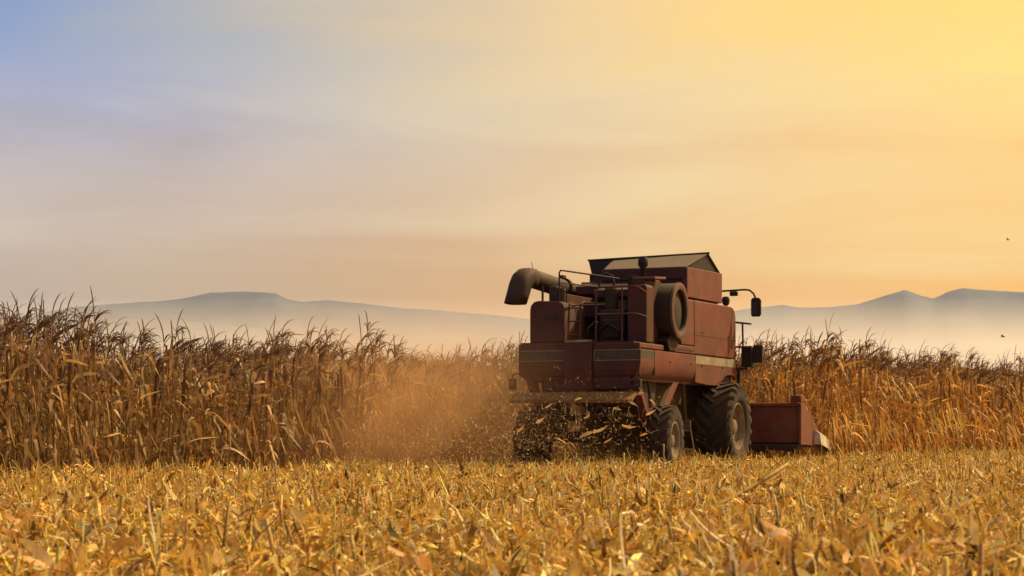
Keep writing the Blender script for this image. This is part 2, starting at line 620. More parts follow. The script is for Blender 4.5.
ARCH = [(-1.69, 2.225), (-1.69, 1.70), (-.95, 1.665), (-.40, 1.66), (-.10, 1.70), (.16, 1.79), (.40, 1.875), (.75, 1.90), (1.02, 1.87), (1.14, 1.80), (1.19, 1.80), (1.19, 2.225)]
UPPER = [(-1.69, 2.245), (1.19, 2.245), (1.19, 2.95), (1.17, 3.12), (1.10, 3.23), (.98, 3.29), (.80, 3.31), (-1.69, 3.285)]
for s in (1, -1):
    P('side_panel', MB().prism_y(belt_profile(s), -4.955, -1.705), 'red', .006, True)
    x0, x1 = sorted((s * 1.085, s * 1.153))
    fp = P('side_panel', MB().prism_x(ARCH, x0, x1), 'red', .01)
    a0, a1 = sorted((s * 1.150, s * 1.1575))
    MB().box((a0, -1.675, 2.06), (a1, 1.085, 2.212)).build('stripe', 'cream', fp)
    MB().box((a0, 1.10, 2.06), (a1, 1.175, 2.212)).build('stripe', 'red_dark', fp)
    # ledge above the belt
    b0, b1 = sorted((s * 1.03, s * 1.146))
    P('ledge', MB().box((b0, -4.95, 2.245), (b1, -3.62, 2.335)), 'red', .012)
    P('ledge', MB().prism_x([(-3.28, 2.245), (-1.705, 2.245), (-1.705, 2.385), (-3.1, 2.385), (-3.2, 2.34)], b0, b1), 'red', .012)
    P('ledge_groove', MB().box((min(s * 1.1, s * 1.149), -3.05, 2.285), (max(s * 1.1, s * 1.149), -1.76, 2.315)), 'black', 0)
    # tall upper panels
    c0, c1 = sorted((s * 1.05, s * 1.135))
    up = P('upper_side_panel', MB().prism_x(UPPER, c0, c1), 'red', .02)
    d0, d1 = sorted((s * 1.134, s * 1.1365))
    MB().box((d0, -1.68, 2.607), (d1, 1.18, 2.622)).build('panel_seam', 'black', up)
    up2 = P('upper_side_panel', MB().prism_x([(-2.52, 2.40), (-1.71, 2.40), (-1.71, 3.282), (-2.30, 3.27), (-2.52, 3.20)], c0, c1), 'red', .02)
    # dark inner wall behind the open deck
    e0, e1 = sorted((s * .60, s * .66))
    P('inner_wall', MB().box((e0, -4.0, 2.342), (e1, -2.5, 3.30)), 'red_dark', .01)

    # dark stripe wrapping the rear corner, hinge seams and latches
    MB().box((a0, -4.94, 2.065), (a1 + (.0015 if s > 0 else 0), -4.22, 2.205)).build('stripe', 'stripe_black', fp)
    P('panel_seam', MB().box((min(s * 1.13, s * 1.1605), -4.185, 1.78), (max(s * 1.13, s * 1.1605), -4.170, 2.222)), 'black', 0)
    for yy, zz in ((-3.3, 2.03), (-2.0, 2.03), (-1.3, 2.02), (.1, 2.02), (-1.2, 2.66), (.6, 2.66)):
        xo = 1.158 if zz < 2.4 else 1.135
        P('latch', MB().box((min(s * xo, s * (xo + .012)), yy, zz), (max(s * xo, s * (xo + .012)), yy + .07, zz + .03)), 'iron', .003)

# rear belt
for x0, x1 in ((-1.165, -.272), (.272, 1.135)):
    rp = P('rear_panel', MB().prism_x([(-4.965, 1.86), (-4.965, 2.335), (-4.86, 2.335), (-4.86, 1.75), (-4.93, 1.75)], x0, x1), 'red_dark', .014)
    # dark stripe with thin cream outline
    MB().box((x0 + .03, -4.971, 2.035), (x1 - .004, -4.9655, 2.205)).build('stripe', 'stripe_black', rp)
    e = .011
    for q in (((x0 + .03, 2.024), (x1 - .004, 2.034)), ((x0 + .03, 2.206), (x1 - .004, 2.216))):
        MB().box((q[0][0], -4.973, q[0][1]), (q[1][0], -4.9655, q[1][1])).build('stripe_outline', 'cream', rp)
    xx = x1 - .004 if x0 < 0 else x0 + .03 - e
    MB().box((xx, -4.974, 2.024), (xx + e, -4.9655, 2.216)).build('stripe_outline', 'cream', rp)
P('rear_corner', MB().prism_y([(-1.165, 1.86), (-1.165, 1.80), (-1.04, 1.70), (-.70, 1.70), (-.70, 1.745), (-1.165, 1.745)][:1] + [(-1.165, 1.75), (-1.03, 1.70), (-.69, 1.70), (-.69, 1.748), (-1.16, 1.856)][1:], -4.955, -4.875), 'red_dark', .006)
P('straw_hood', MB().prism_x([(-5.03, 2.36), (-5.06, 1.90), (-5.03, 1.50), (-4.98, 1.47), (-4.86, 1.47), (-4.86, 2.40), (-4.95, 2.40)], -.262, .262), 'red_dark', .02)
P('rear_skirt', MB().box((-.68, -4.93, 1.47), (-.27, -4.80, 1.742)), 'red_dark', .012)
P('rear_skirt', MB().box((.27, -4.93, 1.52), (.97, -4.80, 1.742)), 'red_dark', .012)
P('chaff_deflector', MB().prism_x([(-5.02, 1.47), (-5.26, 1.33), (-5.26, 1.27), (-5.0, 1.40), (-4.6, 1.42), (-4.6, 1.466)], -1.22, 1.10), 'chaffboard', .01)
q_ = 300
fb = np.column_stack([rng.uniform(-1.22, 1.1, q_), rng.uniform(-5.27, -5.0, q_), np.zeros(q_)])
fb[:, 2] = 1.345 + (fb[:, 1] + 5.26) * .55
fr_ = np_obj('straw_litter', np_mesh('straw_litter', *ribbons(fb, rng.normal(-1.57, .9, q_), rng.normal(-.1, .5, q_), rng.uniform(.05, .26, q_), rng.uniform(.006, .02, q_), rng.uniform(.2, 1.8, q_), rng.normal(0, .6, q_),
                                                        tints(q_, [(.40, .25, .09), (.30, .17, .06), (.48, .32, .14)], .2), 3), 'straw'), comb)
fr_['kind'] = 'stuff'
for x in (-.55, .50):
    sp = P('straw_spreader', MB().lathe_z([(.02, 1.2), (.10, 1.2), (.12, 1.10), (.46, 1.06), (.46, 1.03), (.02, 1.03)], (x, -4.85, 0), 24), 'iron', 0, True)
    for k in range(4):
        q = k * math.pi / 2 + .4
        c, s_ = math.cos(q), math.sin(q)
        MB().hexa([(x + c * .1, -4.85 + s_ * .1, .93), (x + c * .45, -4.85 + s_ * .45, .95), (x + c * .45 - s_ * .02, -4.85 + s_ * .45 + c * .02, .95), (x + c * .1 - s_ * .02, -4.85 + s_ * .1 + c * .02, .93),
                   (x + c * .1, -4.85 + s_ * .1, 1.028), (x + c * .45, -4.85 + s_ * .45, 1.028), (x + c * .45 - s_ * .02, -4.85 + s_ * .45 + c * .02, 1.028), (x + c * .1 - s_ * .02, -4.85 + s_ * .1 + c * .02, 1.028)]).build('paddle', 'iron', sp)
tl = P('tail_lamp', MB().box((-1.36, -4.95, 1.52), (-1.24, -4.86, 1.72)), 'iron', .015)
MB().box((-1.345, -4.957, 1.60), (-1.255, -4.9505, 1.70)).build('lens', 'lamp_red', tl)
MB().tube([(-1.30, -4.905, 1.722), (-1.29, -4.90, 1.80), (-1.05, -4.88, 1.82), (-.70, -4.85, 1.765)], .012, 6).build('bracket', 'iron', tl)
tl = P('tail_lamp', MB().box((1.02, -4.97, 1.52), (1.16, -4.86, 1.69)), 'iron', .015)
MB().tube([(1.10, -4.9, 1.52), (1.08, -4.93, 1.25), (1.13, -4.95, 1.02)], .012, 6).build('bracket', 'iron', tl)

# deck and what stands on it
P('rear_deck', MB().box((-1.12, -4.95, 2.336), (1.029, -2.2, 2.362)), 'red_dark', 0)
ft = P('fuel_tank', MB().prism_y([(-.97, 2.364), (-.97, 2.95), (-.95, 3.04), (-.89, 3.10), (-.80, 3.12), (-.40, 3.10), (-.33, 3.06), (-.30, 2.98), (-.30, 2.364)], -4.90, -3.85), 'red_dark', .02, True)
MB().box((-.90, -4.906, 2.72), (-.62, -4.9005, 2.735)).build('seam', 'iron', ft)
MB().prism_x([(-4.915, 2.86), (-4.9005, 2.93), (-4.9005, 2.78), (-4.915, 2.80)], -.68, -.42).build('badge_plate', 'iron', ft)
MB().lathe_z([(.0, .26), (.085, .26), (.095, .22), (.085, .20), (.085, 0)], (-.52, -4.5, 3.10), 16).build('filler_cap', 'iron', ft)
P('auger_rest', MB().tube([(-.86, -4.55, 3.115), (-.88, -4.5, 3.42)], .022, 6), 'iron', 0)
P('auger_rest', MB().box((-.72, -4.6, 3.113), (-.56, -4.35, 3.40)), 'iron', .02)
# ladder between fuel tank and engine
la = P('ladder', MB().tube([(-.24, -4.88, 2.36), (-.24, -4.80, 3.05), (-.24, -4.6, 3.10)], .018, 6).tube([(-.02, -4.88, 2.36), (-.02, -4.80, 3.05), (-.02, -4.6, 3.10)], .018, 6), 'red_dark', 0, True)
for k in range(3):
    MB().tube([(-.24, -4.87 + .025 * k, 2.50 + .24 * k), (-.02, -4.87 + .025 * k, 2.50 + .24 * k)], .014, 6).build('rung', 'red_dark', la)
for x, z0, z1 in ((.52, 1.54, 1.735), (.76, 1.54, 1.735), (-.48, 1.49, 1.735)):
    P('panel_seam', MB().box((x, -4.933, z0), (x + .012, -4.9285, z1)), 'black', 0)
for x in (-1.02, -.40, .40, 1.0):
    P('hinge', MB().box((x, -4.985, 2.24), (x + .09, -4.9655, 2.275)), 'iron', .004)
for k in range(7):
    P('bolt', MB().lathe_x([(0, 0), (0, .012), (.012, .012), (.012, 0)], (.262 - .03, -5.058 + .0, 1.56 + .12 * k), 8), 'iron', 0)
P('hose', MB().tube([(-.10, -4.3, 2.37), (.0, -4.5, 2.62), (.12, -4.45, 2.75), (.16, -4.2, 2.70)], .022, 8), 'black', 0, True)
P('hose', MB().tube([(.62, -4.2, 2.40), (.60, -4.45, 2.66), (.66, -4.4, 2.95), (.70, -4.2, 3.05)], .018, 8), 'black', 0, True)
# engine, radiator box, right rear column
en = P('engine', MB().box((.10, -4.15, 2.364), (.58, -3.0, 2.98)).box((.16, -4.2, 2.45), (.50, -4.15, 2.80)), 'iron', .03)
MB().tube([(.12, -4.22, 2.60), (.30, -4.26, 2.72), (.52, -4.24, 2.58)], .035, 8).build('hose', 'black', en)
MB().lathe_z([(.0, .42), (.11, .42), (.13, .38), (.13, 0)], (.24, -3.9, 2.981), 16).build('air_filter', 'iron', en)
MB().box((.40, -4.0, 2.981), (.56, -3.3, 3.16)).build('rocker_cover', 'red_dark', en)
P('corner_column', MB().prism_y([(.735, 2.364), (.735, 3.36), (1.06, 3.40), (1.10, 3.36), (1.10, 2.364)], -4.45, -4.05), 'red_dark', .02)
P('screen_housing', MB().prism_x([(-4.04, 2.364), (-4.04, 3.50), (-3.2, 3.56), (-2.9, 3.45), (-2.53, 3.40), (-2.53, 2.364)], .67, .93), 'red_dark', .02)
P('housing_lid', MB().prism_x([(-4.03, 3.51), (-4.03, 3.56), (-3.4, 3.60), (-3.4, 3.555)], .68, 1.12), 'red', .01)
# rotary air screen on the right flank
SY, SZ, SR = -2.97, 3.0, .515
sc_ = P('air_screen_drum', MB().lathe_x([(.70, 0), (.70, SR), (.72, SR), (1.20, SR), (1.22, SR - .01), (1.22, .40), (1.12, .39), (1.12, 0)], (0, SY, SZ), 48), 'black', 0, True)
MB().lathe_x([(1.221, .40), (1.225, .395), (1.262, .40), (1.275, .44), (1.275, SR - .03), (1.262, SR + .008), (1.221, SR + .008)], (0, SY, SZ), 48).build('screen_ring', 'screen', sc_, 0, True)
MB().lathe_x([(1.121, 0), (1.121, .385), (1.17, .385), (1.205, .2), (1.215, .05), (1.215, 0)], (0, SY, SZ), 40).build('screen_mesh', 'iron', sc_, 0, True)
MB().prism_x([(-3.45, 2.42), (-3.30, 2.26), (-2.95, 2.26), (-2.75, 2.42), (-2.75, 2.53), (-3.25, 2.53)], .95, 1.16).build('screen_bracket', 'black', sc_, .01)
MB().box((1.16, -2.83, 2.46), (1.20, -2.72, 2.56)).build('latch', 'red', sc_, .008)

# handrail round the engine bay
rl = P('handrail', MB().tube([(.30, -4.90, 2.364), (.30, -4.88, 3.27), (.33, -4.86, 3.33), (1.02, -4.84, 3.33), (1.08, -4.80, 3.31), (1.09, -4.46, 3.25)], .016, 8), 'red_dark', 0, True)
MB().tube([(.78, -4.88, 2.364), (.78, -4.86, 3.33)], .014, 8).build('post', 'red_dark', rl, 0, True)
MB().tube([(.30, -4.89, 2.85), (1.04, -4.87, 2.85), (1.08, -4.80, 2.84), (1.09, -4.46, 2.82)], .014, 8).build('mid_rail', 'red_dark', rl, 0, True)
rl = P('handrail', MB().tube([(-.42, -4.86, 2.364), (-.42, -4.84, 3.62), (-.40, -4.82, 3.66), (-.36, -4.70, 3.66), (.20, -3.4, 3.60)], .016, 8), 'black', 0, True)
MB().tube([(-.42, -4.84, 3.44), (.20, -3.4, 3.40)], .011, 6).build('mid_rail', 'black', rl, 0, True)
P('grab_hoop', MB().tube([(-.12, -3.55, 3.34), (-.14, -3.55, 3.56), (-.10, -3.55, 3.66), (.02, -3.55, 3.69), (.12, -3.55, 3.64), (.16, -3.55, 3.50), (.16, -3.55, 3.3)], .024, 8), 'black', 0, True)
P('deck_rail', MB().tube([(-.30, -4.5, 3.02), (-.28, -4.6, 3.04), (.25, -4.3, 3.06)], .014, 6), 'red_dark', 0)

# grain tank
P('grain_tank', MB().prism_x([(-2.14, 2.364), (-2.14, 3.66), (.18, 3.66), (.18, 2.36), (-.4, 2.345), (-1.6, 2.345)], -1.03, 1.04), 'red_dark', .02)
P('tank_collar', MB().box((-.60, -2.16, 3.662), (1.118, .19, 3.885)), 'red_dark', .012)
P('tank_side_panel', MB().prism_x([(-2.15, 3.315), (.185, 3.335), (.185, 3.94), (-2.15, 3.885)], 1.045, 1.135), 'red', .012)
tsp = P('tank_shoulder', MB().prism_x([(-2.14, 3.40), (-2.14, 3.63), (-2.5, 3.55), (-2.5, 3.40)], -1.0, .60), 'red_dark', .012)
P('tank_shoulder', MB().box((-.98, -3.3, 2.9), (-.1, -2.16, 3.18)), 'red_dark', .02)
P('engine_hood', MB().prism_x([(-3.9, 3.22), (-3.9, 3.36), (-3.3, 3.46), (-2.52, 3.46), (-2.52, 3.22)], -.12, .66), 'red_dark', .02)
# tent-like tank cover: two hinged panels behind, one dark panel in front, gable ends
RZ, RY = 4.262, -.72


def slab(mb, a, b_, c, d, th):
    a, b_, c, d = map(Vector, (a, b_, c, d))
    n = (b_ - a).cross(d - a).normalized() * th
    return mb.hexa([a - n, b_ - n, c - n, d - n, a, b_, c, d])


P('tank_cover_panel', slab(MB(), (-.55, -2.15, 3.895), (.545, -2.15, 3.895), (.545, RY, RZ - .01), (-.86, RY, RZ - .06), .02), 'galv', .004)
P('tank_cover_panel', slab(MB(), (.555, -2.15, 3.895), (1.10, -2.15, 3.895), (1.10, RY, RZ), (.555, RY, RZ - .01), .02), 'galv', .004)
P('tank_cover_panel', slab(MB(), (1.10, .17, 3.95), (-1.0, .17, 3.93), (-1.40, RY + .02, RZ - .06), (1.12, RY + .02, RZ), .02), 'black', .004)
P('cover_gable', slab(MB(), (-.57, -2.1, 3.90), (-.90, RY - .02, RZ - .08), (-1.36, RY + .05, RZ - .10), (-1.0, .1, 3.92), .015), 'black', 0)
P('cover_gable', slab(MB(), (1.07, -2.05, 3.90), (1.07, .10, 3.93), (1.085, RY + .1, RZ - .05), (1.085, RY - .1, RZ - .05), .015), 'black', 0)  # black sheet standing in for shade inside the open right end
P('tank_collar', MB().box((-1.30, -.95, 3.662), (-.603, .18, 3.90)), 'red_dark', .012)
P('cover_gable', slab(MB(), (-1.30, -.80, 3.905), (-.62, -.80, 3.905), (-.80, RY - .03, RZ - .07), (-1.39, RY - .03, RZ - .07), .015), 'black', 0)
P('cover_ridge', MB().tube([(-1.42, RY, RZ - .045), (1.14, RY, RZ + .012)], .02, 6), 'black', 0)
pc = P('air_precleaner', MB().lathe_z([(0, .36), (.07, .36), (.095, .30), (.095, .20), (.05, .14), (.045, -.45), (0, -.45)], (.34, -2.42, 3.72), 18), 'black', 0, True)
P('exhaust_box', MB().box((.10, -2.62, 3.47), (.30, -2.44, 3.72)), 'black', .02)

# unloading auger folded back along the left flank
AU = [(-1.22, .55, 3.36), (-1.24, -2.0, 3.48), (-1.28, -4.22, 3.61)]
au = P('unloading_auger', MB().tube(AU, .175, 24), 'tube', 0, True)
fl = MB()
fl.tube([(-1.246, -2.60, 3.515), (-1.244, -2.50, 3.509)], .215, 24)
fl.build('flange', 'tube', au, .004, True)
MB().box((-1.29, -2.64, 3.72), (-1.21, -2.47, 3.77)).build('hinge', 'iron', au)
sp = MB()
rings = [(-1.28, -4.10, 3.605, .18, 0), (-1.285, -4.30, 3.60, .19, 28), (-1.295, -4.43, 3.55, .195, 52), (-1.31, -4.52, 3.44, .195, 72), (-1.34, -4.58, 3.25, .195, 80), (-1.37, -4.62, 3.10, .195, 86)]
vs, fs = [], []
n = 20
for x, y, z, r, ang_ in rings:
    a_ = R_(ang_)
    dv = Vector((0, -math.cos(a_), -math.sin(a_)))
    uv = Vector((0, -math.sin(a_), math.cos(a_)))
    for j in range(n):
        q = 2 * math.pi * j / n
        cx, cu = math.cos(q), math.sin(q)
        # squarish section
        k_ = 1 / max(abs(cx), abs(cu)) ** .45
        vs.append(Vector((x, y, z)) + Vector((1, 0, 0)) * cx * r * k_ + uv * cu * r * k_)
for i in range(len(rings) - 1):
    for j in range(n):
        fs.append((i * n + j, i * n + (j + 1) % n, (i + 1) * n + (j + 1) % n, (i + 1) * n + j))
sp.add(vs, fs)
spo = sp.build('spout', 'tube', au, 0, True)
sd = spo.modifiers.new('thick', 'SOLIDIFY')
sd.thickness = .012
MB().tube([(-1.26, -4.05, 3.77), (-1.27, -4.08, 3.90)], .006, 5).build('reflector_stem', 'iron', au)
P('auger_elbow', MB().tube([(-1.22, .55, 3.36), (-1.25, .72, 3.28), (-1.26, .78, 3.0), (-1.25, .7, 2.5)], .20, 20), 'tube', 0, True)

# cab, feeder house
cb = P('cab', MB().prism_x([(.30, 1.85), (.30, 3.45), (2.0, 3.45), (2.05, 2.7), (1.8, 1.85)], -1.02, .48), 'red_dark', .03)
MB().box((-1.05, .28, 3.452), (.50, 2.12, 3.60)).build('cab_roof', 'red', cb, .04)
MB().prism_x([(1.96, 3.40), (2.075, 2.72), (1.90, 2.1), (1.86, 2.1), (2.03, 2.72), (1.92, 3.40)], -.96, .42).build('windscreen', 'glass', cb)
MB().box((.4805, .45, 2.5), (.487, 1.85, 3.38)).build('side_window', 'glass', cb)
MB().box((-1.027, .45, 2.2), (-1.0205, 1.85, 3.38)).build('side_window', 'glass', cb)
P('feeder_house', MB().hexa([(-.58, .9, .95), (.58, .9, .95), (.58, 2.42, .45), (-.58, 2.42, .45), (-.58, .9, 1.75), (.58, .9, 1.75), (.58, 2.42, 1.12), (-.58, 2.42, 1.12)]), 'red_dark', .02)

# mirror and the fittings on the right of the cab
mi = P('mirror_arm', MB().tube([(.49, 1.32, 3.66), (1.30, 1.30, 3.685), (1.40, 1.30, 3.67), (1.48, 1.30, 3.60), (1.515, 1.30, 3.52), (1.52, 1.30, 3.46)], .02, 8), 'black', 0, True)
MB().prism_y([(1.45, 3.12), (1.43, 3.17), (1.43, 3.46), (1.46, 3.51), (1.60, 3.51), (1.64, 3.46), (1.64, 3.17), (1.61, 3.12)], 1.27, 1.33).build('mirror_shell', 'black', mi, .012)
MB().box((1.45, 1.2655, 3.18), (1.58, 1.2695, 3.43)).build('mirror_glass', 'stripe_black', mi)
MB().box((.98, 1.24, 3.56), (1.14, 1.36, 3.655)).build('work_lamp', 'black', mi, .02)
P('work_lamp', MB().lathe_z([(0, .20), (.06, .19), (.085, .13), (.07, .04), (.03, 0), (.03, -.1), (0, -.1)], (.98, .98, 3.335), 14), 'black', 0, True)
gr = P('grab_post', MB().tube([(1.255, 1.30, 2.50), (1.245, 1.30, 2.98)], .02, 8), 'black', 0)
MB().hexa([(1.10, 1.22, 2.99), (1.42, 1.22, 2.955), (1.42, 1.38, 2.955), (1.10, 1.38, 2.99), (1.10, 1.22, 3.03), (1.42, 1.22, 2.99), (1.42, 1.38, 2.99), (1.10, 1.38, 3.03)]).build('top_plate', 'black', gr, .006)
bx = P('battery_box', MB().box((1.22, 1.28, 2.08), (1.44, 1.55, 2.50)), 'black', .012)
MB().box((1.445, 1.40, 2.17), (1.64, 1.46, 2.535)).build('shield_plate', 'iron', bx, .008)
MB().box((1.10, 1.22, 2.478), (1.46, 1.279, 2.515)).build('top_bracket', 'red', bx, .006)
MB().box((1.14, 1.22, 2.02), (1.36, 1.30, 2.07)).build('lower_bracket', 'red_dark', bx, .006)
MB().box((1.15, 1.20, 1.70), (1.21, 1.26, 2.019)).build('bracket_leg', 'black', bx, .006)


# wheels
def wheel(x_in, x_out, y, r, rim_r, nl, steer=0, sx=1):
    w = x_out - x_in
    cz = r - .045
    root = empty('wheel', (sx * (x_in + x_out) / 2, y, cz), 0, comb)
    root.rotation_euler[2] = steer
    hw = w / 2
    rb = r - .05
    tm = MB().lathe_x([(-hw * .80, rim_r), (-hw * .93, rim_r + .06), (-hw, rim_r + (rb - rim_r) * .5), (-hw * .95, rb - .09), (-hw * .82, rb - .02), (0, rb + .012),
                       (hw * .82, rb - .02), (hw * .95, rb - .09), (hw, rim_r + (rb - rim_r) * .5), (hw * .93, rim_r + .06), (hw * .80, rim_r)], n=56)
    for s in (1, -1):
        for k in range(nl):
            th0 = 2 * math.pi * (k + (0 if s > 0 else .5)) / nl
            stn = [(-.04, 0.0, rb + .008, r), (.45, .17, rb - .002, r), (.84, .36, rb - .03, r - .012), (1.0, .44, rb - .12, r - .085)]
            da = .052 / r
            pv, pf = [], []
            for fx, dth, ra, rbb in stn:
                th = th0 - dth
                for rr, dd in ((ra - .02, -da * 1.3), (ra - .02, da * 1.3), (rbb, da * .8), (rbb, -da * .8)):
                    pv.append((s * hw * fx * 1.005, rr * math.cos(th + dd), rr * math.sin(th + dd)))
            for i in range(3):
                for j in range(4):
                    pf.append((i * 4 + j, i * 4 + (j + 1) % 4, i * 4 + 4 + (j + 1) % 4, i * 4 + 4 + j))
            pf += [(0, 1, 2, 3), (12, 13, 14, 15)]
            tm.add(pv, pf)
    ty = tm.build('tyre', 'rubber', root, 0, True)
    e = hw * sx
    rm = MB().lathe_x([(sx * hw * .78, rim_r + .015), (sx * hw * .84, rim_r + .02), (sx * hw * .86, rim_r - .015), (sx * hw * .62, rim_r - .05), (sx * hw * .50, rim_r - .06), (sx * hw * .44, rim_r * .72),
                       (sx * hw * .52, rim_r * .55), (sx * hw * .40, rim_r * .5), (sx * hw * .40, rim_r * .34), (sx * hw * .66, rim_r * .30), (sx * hw * .72, rim_r * .2), (sx * hw * .72, 0)], n=48)
    ro = rm.build('rim', 'rim', root, 0, True)
    for k in range(8):
        q = 2 * math.pi * k / 8
        MB().lathe_x([(0, .0), (0, .02), (sx * .03, .02), (sx * .03, 0)], (sx * hw * .40, rim_r * .42 * math.cos(q), rim_r * .42 * math.sin(q)), 8).build('bolt', 'iron', root)
    return root


for s in (1, -1):
    wheel(.84, 1.58, 0, .89, .47, 21, 0, s)
    wheel(1.08, 1.50, -3.95, .645, .33, 19, R_(4), s)
P('front_axle', MB().box((-.85, -.16, .72), (.85, .16, 1.05)).box((-1.0, -.25, 1.05), (-.62, .25, 1.6)).box((.62, -.25, 1.05), (1.0, .25, 1.6)), 'red_dark', .02)
P('rear_axle', MB().box((-1.05, -4.06, .56), (1.05, -3.84, .76)).box((-.2, -4.1, .76), (.2, -3.8, 1.25)), 'iron', .02)
for s in (1, -1):
    P('axle_strut', MB().hexa([(s * .90, -4.05, .78), (s * 1.06, -4.05, .78), (s * 1.06, -3.92, .78), (s * .90, -3.92, .78), (s * .90, -4.86, 1.66), (s * 1.06, -4.86, 1.66), (s * 1.06, -4.66, 1.66), (s * .90, -4.66, 1.66)]), 'red', .01)
    P('axle_strut', MB().hexa([(s * .95, -3.55, 1.05), (s * 1.06, -3.55, 1.05), (s * 1.06, -3.28, 1.05), (s * .95, -3.28, 1.05), (s * .95, -2.75, 1.68), (s * 1.06, -2.75, 1.68), (s * 1.06, -2.45, 1.68), (s * .95, -2.45, 1.68)]), 'red', .01)
    P('axle_column', MB().hexa([(s * .70, -4.10, .76), (s * .92, -4.10, .76), (s * .92, -3.70, .76), (s * .70, -3.70, .76), (s * .70, -4.3, 1.68), (s * .95, -4.3, 1.68), (s * .95, -3.4, 1.68), (s * .70, -3.4, 1.68)]), 'iron', .02)
    P('brace_pipe', MB().tube([(s * 1.03, -4.15, 1.70), (s * 1.02, -4.0, 1.2)], .03, 8), 'iron', 0)
stp = P('step', MB().tube([(1.08, -2.25, 1.66), (1.10, -2.22, 1.2), (1.12, -2.2, .96)], .03, 6), 'red_dark', 0)
st2 = MB()
for a_, b_ in (((1.02, -2.2, .78), (1.08, -2.2, .42)), ((1.22, -2.2, .78), (1.28, -2.2, .42)), ((1.08, -2.2, .42), (1.28, -2.2, .42)), ((1.02, -2.2, .78), (1.22, -2.2, .78))):
    st2.tube([a_, b_], .014, 6)
st2.build('step_frame', 'cream', stp)
MB().box((1.0, -2.23, .80), (1.22, -2.19, .97)).build('step_plate', 'galv', stp, .006)

# corn head
P('header_back_panel', MB().prism_x([(2.42, .50), (2.36, .90), (2.36, 1.27), (2.42, 1.29), (2.45, .90), (2.50, .48)], -2.2, 2.17), 'header_red', .008)
P('header_top_beam', MB().box((-2.2, 2.30, 1.275), (2.17, 2.46, 1.345)), 'header_red', .012)
P('header_sill', MB().box((-2.2, 2.28, .34), (2.17, 2.56, .475)), 'iron', .02)
for s in (1, -1):
    x0, x1 = sorted((s * 2.175, s * 2.235))
    P('header_end_shield', MB().prism_x([(2.30, .46), (2.30, 1.33), (2.55, 1.36), (2.80, 1.24), (3.96, .74), (4.0, .62), (3.98, .40), (2.80, .45)], x0, x1), 'header_red', .012)
    P('header_post', MB().prism_x([(2.28, 1.35), (2.26, 1.50), (2.62, 1.50), (2.66, 1.37)], min(s * 2.02, s * 2.24), max(s * 2.02, s * 2.24)), 'header_red', .012)
P('header_auger', MB().tube([(-2.1, 2.85, .85), (2.1, 2.85, .85)], .16, 16), 'iron', 0, True)
P('header_trough', MB().prism_x([(2.5, .46), (2.6, .40), (3.5, .40), (3.5, .46), (2.64, .47), (2.53, .56)], -2.17, 2.17), 'iron', 0)
for k in range(7):
    x = -2.22 + .74 * k
    w = .17 if k in (0, 6) else .24
    sx0 = x
    vs = []
    prof = [(3.45, .46, .80, w), (4.02, .38, .72, w), (4.5, .32, .60, w * .75), (4.95, .24, .42, w * .36), (5.12, .22, .28, w * .1)]
    for y, z0, z1, ww in prof:
        vs += [(x - ww, y, z0), (x - ww * .85, y, z0 + (z1 - z0) * .7), (x, y, z1), (x + ww * .85, y, z0 + (z1 - z0) * .7), (x + ww, y, z0)]
    fs = []
    for i in range(4):
        for j in range(4):
            fs.append((i * 5 + j, i * 5 + j + 1, i * 5 + 6 + j, i * 5 + 5 + j))
    fs += [(0, 1, 2, 3, 4), (20, 21, 22, 23, 24)]
    P('snout', MB().add(vs, fs), 'poly' if k in (0, 6) else 'header_red', 0, True)


# ------------------------------------------------------------------ rows of the field
ROW = R_(31)
RD = np.array([math.sin(ROW), math.cos(ROW)])        # along the rows
RN = np.array([-math.cos(ROW), math.sin(ROW)])       # towards the uncut corn
L0 = np.array([2.30, 40.9])                          # left end of the corn head on the cut edge
HF = np.array([math.sin(HEAD), math.cos(HEAD)])
HR = np.array([math.cos(HEAD), -math.sin(HEAD)])


def to_comb(p):
    d = p - np.array([OX, OY])
    return d @ HR, d @ HF


def screen_x(p):
    return 512 + FPX * p[..., 0] / p[..., 1]


TAN = [(.46, .32, .16), (.52, .37, .19), (.38, .24, .11), (.58, .43, .24), (.30, .18, .085)]
DARK = [(.17, .095, .05), (.21, .125, .065), (.13, .07, .04)]


